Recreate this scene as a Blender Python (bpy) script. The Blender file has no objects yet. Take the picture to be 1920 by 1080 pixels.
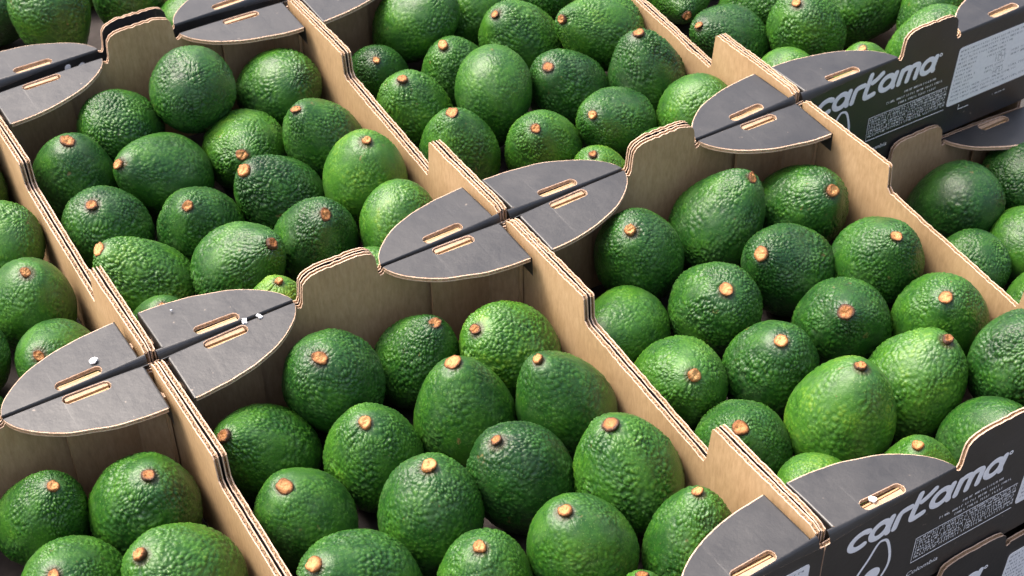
import bpy, math, random
import numpy as np
from mathutils import Vector, Matrix, Quaternion, noise

scene = bpy.context.scene
COL = scene.collection

# ------------------------------------------------------------------ camera
cam_data = bpy.data.cameras.new('camera')
cam = bpy.data.objects.new('camera', cam_data)
COL.objects.link(cam)
CAM_POS = Vector((-0.4880, -0.8131, 0.7649))
PITCH, YAW, ROLL = 0.7228, 0.5441, -0.0178
fw = Vector((math.cos(PITCH) * math.sin(YAW), math.cos(PITCH) * math.cos(YAW), -math.sin(PITCH)))
rt = Vector((math.cos(YAW), -math.sin(YAW), 0))
up = rt.cross(fw)
r2 = rt * math.cos(ROLL) + up * math.sin(ROLL)
u2 = -rt * math.sin(ROLL) + up * math.cos(ROLL)
m = Matrix((r2, u2, -fw)).transposed().to_4x4()
m.translation = CAM_POS
cam.matrix_world = m
cam_data.sensor_width = 36.0
cam_data.lens = 36.0 * 3081.3 / 1920.0
cam_data.clip_start = 0.05
cam_data.clip_end = 200
cam_data.dof.use_dof = True
cam_data.dof.focus_distance = 1.12
cam_data.dof.aperture_fstop = 20.0
scene.camera = cam

# ------------------------------------------------------------------ light: bright overcast
SUN_DIR = Vector((-0.30, 0.39, 0.87)).normalized()      # towards the sun
world = bpy.data.worlds.new('World')
scene.world = world
world.use_nodes = True
wn = world.node_tree.nodes
wl = world.node_tree.links
sky = wn.new('ShaderNodeTexSky')
sky.sky_type = 'NISHITA'
sky.sun_disc = False
sky.sun_elevation = math.asin(SUN_DIR.z)
sky.sun_rotation = math.atan2(SUN_DIR.x, SUN_DIR.y)
sky.air_density = 0.8
sky.dust_density = 9.0
sky.ozone_density = 1.0
wl.new(sky.outputs[0], wn['Background'].inputs[0])
wn['Background'].inputs[1].default_value = 0.15
sd = bpy.data.lights.new('sun', 'SUN')
sd.energy = 1.2
sd.angle = math.radians(20)
sd.color = (1.0, 0.96, 0.90)
sun = bpy.data.objects.new('sun', sd)
COL.objects.link(sun)
sun.rotation_euler = SUN_DIR.to_track_quat('Z', 'Y').to_euler()
sun.location = (0, 0, 3)

vs = scene.view_settings
vs.view_transform = 'Standard'
vs.look = 'None'
vs.exposure = 1.40
vs.gamma = 1.0
vs.use_curve_mapping = False

# ------------------------------------------------------------------ material helpers
def new_mat(name):
    mt = bpy.data.materials.new(name)
    mt.use_nodes = True
    nt = mt.node_tree
    b = nt.nodes['Principled BSDF']
    return mt, nt, b

def N(nt, typ, **kw):
    n = nt.nodes.new(typ)
    for k, v in kw.items():
        if isinstance(k, str) and hasattr(n, k):
            setattr(n, k, v)
    return n

def ramp(nt, stops, interp='LINEAR'):
    n = nt.nodes.new('ShaderNodeValToRGB')
    cr = n.color_ramp
    cr.interpolation = interp
    while len(cr.elements) < len(stops):
        cr.elements.new(0.5)
    for e, (p, c) in zip(cr.elements, stops):
        e.position = p
        e.color = (c[0], c[1], c[2], 1) if len(c) == 3 else c
    return n

def mixc(nt, fac, a, b, blend='MIX'):
    n = nt.nodes.new('ShaderNodeMix')
    n.data_type = 'RGBA'
    n.blend_type = blend
    for sock, val in ((n.inputs[0], fac), (n.inputs[6], a), (n.inputs[7], b)):
        if hasattr(val, 'is_linked') or hasattr(val, 'links'):
            nt.links.new(val, sock)
        elif isinstance(val, (int, float)):
            sock.default_value = val
        else:
            sock.default_value = (*val, 1)
    return n.outputs[2]

def mth(nt, op, a, b=None, c=None):
    n = nt.nodes.new('ShaderNodeMath')
    n.operation = op
    for i, v in enumerate((a, b, c)):
        if v is None:
            continue
        if hasattr(v, 'links'):
            nt.links.new(v, n.inputs[i])
        else:
            n.inputs[i].default_value = v
    return n.outputs[0]

def tex_noise(nt, vec, scale, detail=3, rough=0.55):
    n = nt.nodes.new('ShaderNodeTexNoise')
    n.inputs['Scale'].default_value = scale
    n.inputs['Detail'].default_value = detail
    n.inputs['Roughness'].default_value = rough
    nt.links.new(vec, n.inputs['Vector'])
    return n.outputs['Fac']

def mapping(nt, vec, scale=(1, 1, 1), loc=None):
    n = nt.nodes.new('ShaderNodeMapping')
    n.inputs['Scale'].default_value = scale
    nt.links.new(vec, n.inputs['Vector'])
    if loc is not None:
        nt.links.new(loc, n.inputs['Location'])
    return n.outputs[0]

def obj_coords(nt):
    """object coordinates shifted by the object's random number, so copies differ"""
    tc = nt.nodes.new('ShaderNodeTexCoord')
    oi = nt.nodes.new('ShaderNodeObjectInfo')
    off = nt.nodes.new('ShaderNodeVectorMath')
    off.operation = 'SCALE'
    off.inputs[0].default_value = (13.1, 7.7, 21.3)
    nt.links.new(oi.outputs['Random'], off.inputs['Scale'])
    add = nt.nodes.new('ShaderNodeVectorMath')
    add.operation = 'ADD'
    nt.links.new(tc.outputs['Object'], add.inputs[0])
    nt.links.new(off.outputs[0], add.inputs[1])
    return add.outputs[0], oi

def bump(nt, h, strength, dist, prev=None):
    n = nt.nodes.new('ShaderNodeBump')
    n.inputs['Strength'].default_value = strength
    n.inputs['Distance'].default_value = dist
    nt.links.new(h, n.inputs['Height'])
    if prev is not None:
        nt.links.new(prev, n.inputs['Normal'])
    return n.outputs[0]

# ------------------------------------------------------------------ materials
def make_kraft(name, dark, mid, light, flute=0.14):
    mt, nt, b = new_mat(name)
    vec, oi = obj_coords(nt)
    fib = tex_noise(nt, mapping(nt, vec, (1, 1, 0.25)), 420, 4, 0.7)
    blot = tex_noise(nt, vec, 16, 4, 0.6)
    rc = ramp(nt, [(0.32, dark), (0.5, mid), (0.68, light)])
    s = mth(nt, 'ADD', mth(nt, 'MULTIPLY', fib, 0.55), mth(nt, 'MULTIPLY', blot, 0.45))
    nt.links.new(s, rc.inputs[0])
    # faint vertical washboard of the flutes behind the liner
    sep = nt.nodes.new('ShaderNodeSeparateXYZ')
    nt.links.new(vec, sep.inputs[0])
    w = mth(nt, 'SINE', mth(nt, 'MULTIPLY', mth(nt, 'ADD', sep.outputs[0], sep.outputs[1]), 2 * math.pi / 0.006))
    w01 = mth(nt, 'MULTIPLY_ADD', w, 0.5, 0.5)
    col = mixc(nt, mth(nt, 'MULTIPLY', w01, flute * 0.35), rc.outputs[0], dark)
    nt.links.new(col, b.inputs['Base Color'])
    b.inputs['Roughness'].default_value = 0.82
    b.inputs['Specular IOR Level'].default_value = 0.25
    nrm = bump(nt, w01, flute, 0.0004)
    nrm = bump(nt, fib, 0.25, 0.0004, nrm)
    nt.links.new(nrm, b.inputs['Normal'])
    return mt

M_KRAFT = make_kraft('kraft_liner', (0.33, 0.208, 0.104), (0.44, 0.288, 0.150), (0.53, 0.36, 0.205))
M_EDGE = make_kraft('kraft_cut_edge', (0.38, 0.26, 0.18), (0.54, 0.39, 0.285), (0.66, 0.50, 0.39), 0.0)
M_TAB = make_kraft('kraft_tab', (0.24, 0.15, 0.09), (0.38, 0.26, 0.17), (0.48, 0.35, 0.245), 0.0)
M_FLUTE = make_kraft('kraft_flute', (0.34, 0.22, 0.12), (0.46, 0.32, 0.19), (0.60, 0.44, 0.29), 0.0)

def make_black():
    mt, nt, b = new_mat('black_printed_liner')
    vec, oi = obj_coords(nt)
    n1 = tex_noise(nt, vec, 30, 5, 0.6)
    n2 = tex_noise(nt, mapping(nt, vec, (1, 1, 1)), 600, 3, 0.6)
    rc = ramp(nt, [(0.35, (0.007, 0.0066, 0.006)), (0.70, (0.020, 0.019, 0.018))])
    nt.links.new(n1, rc.inputs[0])
    # rubbed specks where the print has come off
    v = nt.nodes.new('ShaderNodeTexNoise')
    v.inputs['Scale'].default_value = 210
    v.inputs['Detail'].default_value = 2
    nt.links.new(vec, v.inputs['Vector'])
    sp = ramp(nt, [(0.735, (0, 0, 0)), (0.775, (1, 1, 1))])
    nt.links.new(v.outputs['Fac'], sp.inputs[0])
    col = mixc(nt, mth(nt, 'MULTIPLY', sp.outputs[0], 0.5), rc.outputs[0], (0.30, 0.24, 0.19))
    nt.links.new(col, b.inputs['Base Color'])
    rr = ramp(nt, [(0.3, (0.42, 0.42, 0.42)), (0.7, (0.50, 0.50, 0.50))])
    nt.links.new(n1, rr.inputs[0])
    nt.links.new(rr.outputs[0], b.inputs['Roughness'])
    b.inputs['Specular IOR Level'].default_value = 1.0
    sep = nt.nodes.new('ShaderNodeSeparateXYZ')
    nt.links.new(vec, sep.inputs[0])
    w = mth(nt, 'SINE', mth(nt, 'MULTIPLY', sep.outputs[0], 2 * math.pi / 0.006))
    nrm = bump(nt, n2, 0.12, 0.0004)
    nrm = bump(nt, n1, 0.3, 0.003, nrm)
    nt.links.new(nrm, b.inputs['Normal'])
    return mt
M_BLACK = make_black()

def plain(name, col, rough=0.6, var=0.15, scale=300):
    mt, nt, b = new_mat(name)
    vec, oi = obj_coords(nt)
    n = tex_noise(nt, vec, scale, 3)
    rc = ramp(nt, [(0.3, tuple(c * (1 - var) for c in col)), (0.7, tuple(min(1, c * (1 + var)) for c in col))])
    nt.links.new(n, rc.inputs[0])
    nt.links.new(rc.outputs[0], b.inputs['Base Color'])
    b.inputs['Roughness'].default_value = rough
    return mt
M_WHITE = plain('white_print', (0.90, 0.89, 0.87), 0.6, 0.04)
M_PAPER = plain('label_paper', (0.86, 0.85, 0.83), 0.55, 0.05)
M_INK = plain('label_ink', (0.20, 0.20, 0.21), 0.6, 0.3)
M_SCRAP = plain('white_scrap', (0.70, 0.71, 0.72), 0.6, 0.1)
M_GAP = plain('flute_hollow', (0.30, 0.20, 0.125), 0.9, 0.3, 200)
M_FLOOR_SHADE = plain('floor_gap_shade', (0.035, 0.028, 0.026), 0.9, 0.3, 120)  # carton floor painted near-black: shade in the gaps between fruit put into its colour
M_GROUND = plain('dark_boards', (0.06, 0.057, 0.052), 0.85, 0.3, 40)

def make_skin():
    mt, nt, b = new_mat('avocado_skin')
    vec, oi = obj_coords(nt)
    at = nt.nodes.new('ShaderNodeAttribute')
    at.attribute_type = 'OBJECT'
    at.attribute_name = 'tint'
    pb = nt.nodes.new('ShaderNodeAttribute')
    pb.attribute_type = 'GEOMETRY'
    pb.attribute_name = 'pebble'
    ax = nt.nodes.new('ShaderNodeAttribute')
    ax.attribute_type = 'GEOMETRY'
    ax.attribute_name = 'stem_end'
    big = tex_noise(nt, vec, 1.3, 3, 0.55)
    med = tex_noise(nt, vec, 5.0, 4, 0.6)
    t = mth(nt, 'ADD', mth(nt, 'MULTIPLY', at.outputs['Fac'], 0.62), mth(nt, 'MULTIPLY', mth(nt, 'SUBTRACT', big, 0.5), 0.85))
    t = mth(nt, 'ADD', t, mth(nt, 'MULTIPLY', mth(nt, 'SUBTRACT', med, 0.5), 0.22))
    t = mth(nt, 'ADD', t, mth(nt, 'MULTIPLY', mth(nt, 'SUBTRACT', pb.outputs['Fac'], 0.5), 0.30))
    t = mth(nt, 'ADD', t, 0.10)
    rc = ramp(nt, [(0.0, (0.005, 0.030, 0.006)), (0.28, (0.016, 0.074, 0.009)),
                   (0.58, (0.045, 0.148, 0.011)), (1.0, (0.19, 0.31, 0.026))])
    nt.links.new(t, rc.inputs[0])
    # lenticels: tiny pale dots
    vo = nt.nodes.new('ShaderNodeTexVoronoi')
    vo.inputs['Scale'].default_value = 19.0
    nt.links.new(vec, vo.inputs['Vector'])
    dots = ramp(nt, [(0.10, (1, 1, 1)), (0.22, (0, 0, 0))])
    nt.links.new(vo.outputs['Distance'], dots.inputs[0])
    c1 = mixc(nt, mth(nt, 'MULTIPLY', dots.outputs[0], 0.38), rc.outputs[0], (0.27, 0.37, 0.10))
    blm = ramp(nt, [(0.48, (0, 0, 0)), (0.72, (1, 1, 1))])
    nt.links.new(tex_noise(nt, mapping(nt, vec, (1.3, 1.3, 0.8)), 1.7, 5, 0.62), blm.inputs[0])
    c1 = mixc(nt, mth(nt, 'MULTIPLY', blm.outputs[0], 0.16), c1, (0.15, 0.23, 0.12))
    # a few corky scars
    sc = ramp(nt, [(0.68, (0, 0, 0)), (0.73, (1, 1, 1))])
    nt.links.new(tex_noise(nt, mapping(nt, vec, (1, 1, 0.7)), 3.1, 4, 0.65), sc.inputs[0])
    c2 = mixc(nt, mth(nt, 'MULTIPLY', sc.outputs[0], 0.7), c1, (0.16, 0.11, 0.04))
    # brownish ring right round the stem
    ring = ramp(nt, [(0.962, (0, 0, 0)), (0.984, (1, 1, 1))])
    nt.links.new(ax.outputs['Fac'], ring.inputs[0])
    c3 = mixc(nt, mth(nt, 'MULTIPLY', ring.outputs[0], 0.75), c2, (0.035, 0.026, 0.006))
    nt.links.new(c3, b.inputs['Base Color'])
    rr = ramp(nt, [(0.2, (0.42, 0.42, 0.42)), (0.8, (0.30, 0.30, 0.30))])
    nt.links.new(med, rr.inputs[0])
    nt.links.new(rr.outputs[0], b.inputs['Roughness'])
    b.inputs['Specular IOR Level'].default_value = 0.5
    fine = tex_noise(nt, vec, 34, 4, 0.65)
    nrm = bump(nt, fine, 0.35, 0.0012)
    nt.links.new(nrm, b.inputs['Normal'])
    return mt
M_SKIN = make_skin()

def make_stem_mat():
    mt, nt, b = new_mat('stem_button')
    vec, oi = obj_coords(nt)
    tc = nt.nodes.new('ShaderNodeTexCoord')
    at = nt.nodes.new('ShaderNodeAttribute')
    at.attribute_type = 'GEOMETRY'
    at.attribute_name = 'rim'
    n = tex_noise(nt, vec, 14, 5, 0.65)
    rc = ramp(nt, [(0.15, (0.05, 0.018, 0.006)), (0.50, (0.29, 0.110, 0.026)), (0.95, (0.53, 0.30, 0.11))])
    s = mth(nt, 'ADD', mth(nt, 'MULTIPLY', n, 0.45), mth(nt, 'MULTIPLY', at.outputs['Fac'], 0.62))
    s = mth(nt, 'ADD', s, mth(nt, 'MULTIPLY', mth(nt, 'SUBTRACT', oi.outputs['Random'], 0.70), 0.45))
    nt.links.new(s, rc.inputs[0])
    nt.links.new(rc.outputs[0], b.inputs['Base Color'])
    b.inputs['Roughness'].default_value = 0.6
    nt.links.new(bump(nt, n, 0.5, 0.003), b.inputs['Normal'])
    return mt
M_STEM = make_stem_mat()

# ------------------------------------------------------------------ mesh helper
class MB:
    def __init__(self):
        self.v = []; self.f = []; self.m = []; self.mats = []
    def mi(self, mat):
        if mat not in self.mats:
            self.mats.append(mat)
        return self.mats.index(mat)
    def face(self, pts, mat):
        i = len(self.v)
        self.v += [tuple(p) for p in pts]
        self.f.append(tuple(range(i, i + len(pts)))); self.m.append(self.mi(mat))
    def slab(self, pts, faces, fn, lo, hi, m_lo, m_hi, m_side):
        """2-D faces -> plate between lo and hi; fn(p, h) gives the 3-D point"""
        n = len(pts); b = len(self.v)
        self.v += [tuple(fn(p, lo)) for p in pts] + [tuple(fn(p, hi)) for p in pts]
        cnt = {}
        for fc in faces:
            self.f.append(tuple(b + n + k for k in fc)); self.m.append(self.mi(m_hi))
            self.f.append(tuple(b + k for k in reversed(fc))); self.m.append(self.mi(m_lo))
            for a, c in zip(fc, fc[1:] + fc[:1]):
                if a == c: continue
                if (c, a) in cnt: del cnt[(c, a)]
                else: cnt[(a, c)] = 1
        for (a, c) in cnt:
            self.f.append((b + a, b + c, b + n + c, b + n + a)); self.m.append(self.mi(m_side))
    def box(self, x0, x1, y0, y1, z0, z1, mat):
        P = [(x0, y0), (x1, y0), (x1, y1), (x0, y1)]
        self.slab(P, [(0, 1, 2, 3)], lambda p, h: (p[0], p[1], h), z0, z1, mat, mat, mat)
    def mesh(self, name, smooth=False):
        me = bpy.data.meshes.new(name)
        me.from_pydata(self.v, [], self.f)
        for mt in self.mats:
            me.materials.append(mt)
        me.polygons.foreach_set('material_index', self.m)
        if smooth:
            me.polygons.foreach_set('use_smooth', [True] * len(self.f))
        me.validate()
        me.update()
        return me

def link(name, mesh, parent=None, loc=(0, 0, 0), rz=0.0):
    o = bpy.data.objects.new(name, mesh)
    COL.objects.link(o)
    o.location = loc
    o.rotation_euler = (0, 0, rz)
    if parent is not None:
        o.parent = parent
    return o

def tag(o, label, cat, group=None):
    o['label'] = label
    o['category'] = cat
    if group:
        o['group'] = group

# ------------------------------------------------------------------ carton meshes
LA, LB, T = 0.28, 0.3657, 0.110
HX, HY, H = LA / 2 - 0.0004, LB / 2 - 0.0010, T
TH = 0.0036            # board thickness
LIN = 0.0008           # one liner
FD, FW = 0.1045, 0.0485  # corner flap: length along the wall, depth
HUMP = 0.0215

def lip(s):
    return 0.0011 + 0.0038 * max(0.0, 1 - s / FD) ** 1.8

def board(mb, prof, zb, fn, m_out, m_in, seed=0):
    """corrugated board standing on edge. prof: [(s, ztop)], fn(s, off, z) -> point, off 0 = outer face"""
    s0, s1 = prof[0][0], prof[-1][0]
    poly = [(s0, zb), (s1, zb)] + [(s, z) for s, z in reversed(prof)]
    fc = [tuple(range(len(poly)))]
    g = lambda p, h: fn(p[0], h, p[1])
    mb.slab(poly, fc, g, LIN, 0.0, M_KRAFT, m_out, M_EDGE)
    poly2 = [(s0, zb), (s1, zb)] + [(s, z + 0.0007 * noise.noise((s * 170, seed + 40, 2)) - 0.0002) for s, z in reversed(prof)]
    mb.slab(poly2, fc, g, TH, TH - LIN, m_in, M_KRAFT, M_EDGE)
    xs = [p[0] for p in prof]; zs = [p[1] for p in prof]
    rnd = random.Random(seed)
    n = int((s1 - s0) / 0.00075)
    amp = (TH - 2 * LIN) / 2
    prev = None
    for k in range(n + 1):
        s = s0 + (s1 - s0) * k / n
        zt = float(min(np.interp(s, xs, zs), np.interp(s - 0.0004, xs, zs), np.interp(s + 0.0004, xs, zs)))
        zt -= 0.0006 + 0.0005 * noise.noise((s * 180, seed, 0))
        off = TH / 2 + amp * math.sin(2 * math.pi * s / 0.0062 + 0.5 * noise.noise((s * 40, seed, 3)))
        cur = (fn(s, off, zt), fn(s, off, max(zb, zt - 0.05)))
        if prev:
            mb.face([prev[1], cur[1], cur[0], prev[0]], M_FLUTE)
            zf = min(zt, pz) - 0.0008
            mb.face([fn(ps, LIN, zf), fn(s, LIN, zf), fn(s, TH - LIN, zf), fn(ps, TH - LIN, zf)], M_GAP)
        prev = cur; ps = s; pz = zt

def wob(s, seed):
    return 0.0009 * noise.noise((s * 55, seed * 3.1, 0)) + 0.0009 * noise.noise((s * 260, seed, 5)) - 0.0030 * max(0.0, noise.noise((s * 38, seed * 7.7, 9)) - 0.45)

def side_wall_mesh(sign, seed):
    mb = MB()
    y0, y1 = -(HY - 0.0055), HY - 0.0055
    st = HY - 0.1085
    key = [(y0, H + 0.001), (y0 + 0.006, H + 0.0032), (-st - 0.003, H + 0.0028), (-st - 0.0015, H + 0.0018),
           (-st + 0.002, H - 0.030), (-st + 0.0045, H - 0.0335), (st - 0.006, H - 0.0205), (st - 0.002, H - 0.017),
           (st - 0.0005, H + 0.0015), (st + 0.0015, H + 0.0030), (y1 - 0.006, H + 0.0032), (y1, H + 0.001)]
    ks = [k[0] for k in key]; kz = [k[1] for k in key]
    ss = sorted(set(ks + list(np.linspace(y0, y1, 170))))
    prof = [(s, float(np.interp(s, ks, kz)) + wob(s, seed)) for s in ss]
    def lean(s, z):      # the fruit presses the middle of the wall a little outwards
        b = max(0.0, 1 - (s / (HY * 0.95)) ** 2)
        return -0.0011 * b * max(0, z / H)
    fn = lambda s, off, z: (sign * (HX - off + 0.0 + lean(s, z) * 0.6), s, z)
    board(mb, prof, 0.004, fn, M_BLACK, M_KRAFT, seed)
    return mb.mesh('side_wall')

def end_wall_mesh(seed, hump=True, hmp=HUMP):
    mb = MB()
    L = 2 * HX
    n1 = FD + 0.0045
    hh = hmp if hump else 0.0
    half = [(FD * k / 10, H - 1.68 * lip(FD * k / 10)) for k in range(0, 11)]
    half += [(FD + 0.0008, H - 0.0035), (FD + 0.0035, H - 0.0045), (FD + 0.0050, H - 0.0015)]
    if hump:
        half += [(FD + 0.0060, H + 0.45 * hh), (FD + 0.0068, H + 0.68 * hh), (FD + 0.0095, H + 0.84 * hh),
                 (FD + 0.0140, H + 0.95 * hh), (FD + 0.0200, H + hh)]
    ks = [p[0] - HX for p in half] + [HX - p[0] for p in reversed(half)]
    kz = [p[1] for p in half] + [p[1] for p in reversed(half)]
    ss = sorted(set(ks + list(np.linspace(-HX, HX, 80))))
    prof = [(s, float(np.interp(s, ks, kz)) + (wob(s, seed) if abs(s) < HX - FD else 0)) for s in ss]
    fn = lambda s, off, z: (s, -HY + off, z)
    board(mb, prof, 0.004, fn, M_BLACK, M_KRAFT, seed)
    return mb.mesh('end_wall')

def outline(s):
    x = min(1.0, max(0.0, s / FD))
    return FW * (1 - x ** 2.3) ** 0.60

SL1, SL2, SLH = 0.033, 0.066, 0.0042
def slot_half(s):
    sm = (SL1 + SL2) / 2
    e = max(0.0, (abs(s - sm) - ((SL2 - SL1) / 2 - SLH)) / SLH)
    return SLH * math.sqrt(max(0.0, 1 - e * e)) if e <= 1 else 0.0
def slot_mid(s):
    return lip(s) + 0.0004 + SLH

FOLD = [(0.0, 1.7), (0.12, 1.25), (0.27, 0.80), (0.45, 0.42), (0.65, 0.16), (0.83, 0.035), (1.0, 0.0)]
def flap_mesh(sign, seed):
    """corner flap folded inwards from the end wall; sign -1 = at the -x corner"""
    mb = MB()
    S0 = 0.0092
    rnd = random.Random(seed)
    cols = sorted(set([S0 + (FD - S0) * (1 - (1 - k / 100) ** 1.5) for k in range(101)] +
                      [SL1 + (SL2 - SL1) * k / 24 for k in range(25)] + [SL1 + 0.0004, SL1 + 0.0012, SL2 - 0.0004, SL2 - 0.0012]))
    X = lambda s: sign * (HX - s)
    def sag(s, t):      # the flap is not dead flat: it drops a little towards its free edge
        return -0.035 * t * t / FW + 0.0007 * noise.noise((s * 30, t * 30, seed * 5.3)) * (t / FW)
    def plate(inset, lo, hi, m_lo, m_hi, m_side):
        pts = []; fcs = []
        row = []
        for s in cols:
            r = lip(s)
            c = max(outline(s) + 0.0007 * noise.noise((s * 60, seed, 1)) * min(1, (FD - s) / 0.01), r + 0.0004)
            ins = inset(s) if callable(inset) else inset
            c = max(r + 0.0003, c - ins)
            hm = slot_half(s) + (ins * 0.5 if slot_half(s) > 0 else 0)
            mid = min(slot_mid(s), (r + c) / 2) if hm == 0 else slot_mid(s)
            b = len(pts)
            if hm > 0:
                pts += [(s, r), (s, mid - hm), (s, mid + hm), (s, c)]
                row.append((b, b + 1, b + 2, b + 3))
            else:
                pts += [(s, r), (s, mid), (s, c)]
                row.append((b, b + 1, b + 1, b + 2))
        for a, c in zip(row, row[1:]):
            for i in (0, 2):
                q = [a[i], c[i], c[i + 1], a[i + 1]]
                if sign > 0: q = q[::-1]
                fcs.append(tuple(q))
        mb.slab(pts, fcs, lambda p, h: (X(p[0]), -HY + p[1], H + h + sag(p[0], p[1])), lo, hi, m_lo, m_hi, m_side)
    plate(lambda s: 0.0009 + 0.0004 * noise.noise((s * 300, seed, 7)), -0.00025, 0.0, M_BLACK, M_BLACK, M_EDGE)
    plate(0.0, -0.0009, -0.00025, M_KRAFT, M_EDGE, M_EDGE)
    plate(lambda s: 0.0008 + 0.0005 * math.sin(s * 2 * math.pi / 0.0055), -0.0027, -0.0009, M_FLUTE, M_FLUTE, M_FLUTE)
    plate(0.0002, -0.0036, -0.0027, M_KRAFT, M_KRAFT, M_EDGE)
    # rounded fold down to the wall
    fs = [0.0035 + (FD - 0.0035) * k / 40 for k in range(41)]
    for s, e in zip(fs, fs[1:]):
        for k in range(6):
            q = []
            for (ss, a) in ((s, k), (e, k), (e, k + 1), (s, k + 1)):
                fy, fz = FOLD[a]
                r = lip(ss)
                q.append((X(ss), -HY + r * fy, H - r * fz))
            mb.face(q if sign < 0 else q[::-1], M_BLACK)
    # turned-down side next to the side wall
    arc = [(S0, 0.0)] + [(S0 - 0.0014 * math.sin(math.pi / 2 * k / 5), -0.0014 * (1 - math.cos(math.pi / 2 * k / 5))) for k in range(1, 6)]
    arc += [(S0 - 0.0018, -0.018)]
    t0, t1 = lip(S0) + 0.0008, outline(S0)
    ts = [t0 + (t1 - t0) * k / 8 for k in range(9)]
    for (sa, za), (sb, zb) in zip(arc, arc[1:]):
        for ta, tb in zip(ts, ts[1:]):
            q = [(X(sb), -HY + ta, H + zb + sag(S0, ta)), (X(sa), -HY + ta, H + za + sag(S0, ta)),
                 (X(sa), -HY + tb, H + za + sag(S0, tb)), (X(sb), -HY + tb, H + zb + sag(S0, tb))]
            mb.face(q if sign < 0 else q[::-1], M_BLACK)
    return mb.mesh('corner_flap')

def tab_mesh(sign, seed):
    """kraft stacking tab that fills the slot from below"""
    mb = MB()
    X = lambda s: sign * (HX - s)
    g = lambda p, h: (X(p[0]), -HY + p[1], H + h)
    def strip(s0, s1, t0, t1, lo, hi, mat, side):
        P = [(s0, t0), (s1, t0), (s1, t1), (s0, t1)]
        mb.slab(P, [(0, 1, 2, 3) if sign < 0 else (3, 2, 1, 0)], g, lo, hi, mat, mat, side)
    a = slot_mid(0.049)
    strip(SL1 - 0.002, SL2 + 0.002, a - 0.0062, a + 0.0062, -0.0088, -0.0072, M_KRAFT, M_EDGE)
    strip(SL1 + 0.0015, SL2 - 0.0020, a - 0.0040, a - 0.0004, -0.0072, -0.0016, M_TAB, M_KRAFT)
    strip(SL1 + 0.0020, SL2 - 0.0015, a + 0.0010, a + 0.0020, -0.0072, -0.0026, M_KRAFT, M_KRAFT)
    return mb.mesh('locking_tab')

def post_mesh(sx, sy):
    """folded reinforcing panel inside the corner"""
    mb = MB()
    path = [(0.0046, 0.030), (0.0046, 0.026), (0.0075, 0.021), (0.0190, 0.0092), (0.0225, 0.0076), (0.070, 0.0070)]
    th = 0.0026
    inner = []
    for i, p in enumerate(path):
        a = Vector(path[max(0, i - 1)]); c = Vector(path[min(len(path) - 1, i + 1)])
        d = (c - a).normalized(); nrm = Vector((-d.y, d.x))
        inner.append((p[0] + nrm.x * th, p[1] + nrm.y * th))
    pts = path + inner
    n = len(path)
    fcs = [(i, i + 1, n + i + 1, n + i) for i in range(n - 1)]
    if sx * sy < 0:
        fcs = [f[::-1] for f in fcs]
    mb.slab(pts, fcs, lambda p, h: (sx * (HX - p[0]), sy * (HY - p[1]), h), 0.006, H - 0.009, M_KRAFT, M_EDGE, M_KRAFT)
    return mb.mesh('corner_post')

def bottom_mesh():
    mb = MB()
    mb.box(-HX + 0.0045, HX - 0.0045, -HY + 0.0045, HY - 0.0045, 0.0005, 0.0065, M_FLOOR_SHADE)
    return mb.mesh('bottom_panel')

# ---- printing on the end wall (local: s from the -x corner, z from the fold; metres)
PY = -HY - 0.00025
def P3(s, z, d=0.0):
    return (-HX + s, PY - d, H + z)

def tube(mb, pts, w, mat, closed=False, depth=0.00015):
    """flat-oval printed stroke"""
    n = len(pts)
    rings = []
    for i, p in enumerate(pts):
        a = pts[(i - 1) % n] if (closed or i > 0) else p
        c = pts[(i + 1) % n] if (closed or i < n - 1) else p
        d = Vector((c[0] - a[0], c[1] - a[1])).normalized()
        nx, ny = -d.y, d.x
        rings.append([P3(p[0] + nx * w / 2 * math.cos(t), p[1] + ny * w / 2 * math.cos(t), depth * math.sin(t))
                      for t in (0.0, math.pi * 0.2, math.pi * 0.5, math.pi * 0.8, math.pi)])
    rng = range(n if closed else n - 1)
    for i in rng:
        A, B = rings[i], rings[(i + 1) % n]
        for k in range(4):
            mb.face([A[k], B[k], B[k + 1], A[k + 1]], mat)
    if not closed:
        for i in (0, n - 1):
            p = pts[i]
            cen = P3(p[0], p[1], depth)
            ring = [P3(p[0] + w / 2 * math.cos(t), p[1] + w / 2 * math.sin(t), 0.00002) for t in [2 * math.pi * k / 14 for k in range(14)]]
            for k in range(14):
                mb.face([cen, ring[k], ring[(k + 1) % 14]], mat)

def arcpts(cx, cy, rx, ry, a0, a1, n=22):
    return [(cx + rx * math.cos(math.radians(a0 + (a1 - a0) * k / n)), cy + ry * math.sin(math.radians(a0 + (a1 - a0) * k / n))) for k in range(n + 1)]

def smooth_path(pts, it=3):
    for _ in range(it):
        q = [pts[0]]
        for a, b in zip(pts, pts[1:]):
            q += [(a[0] * .75 + b[0] * .25, a[1] * .75 + b[1] * .25), (a[0] * .25 + b[0] * .75, a[1] * .25 + b[1] * .75)]
        pts = q + [pts[-1]]
    return pts

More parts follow.
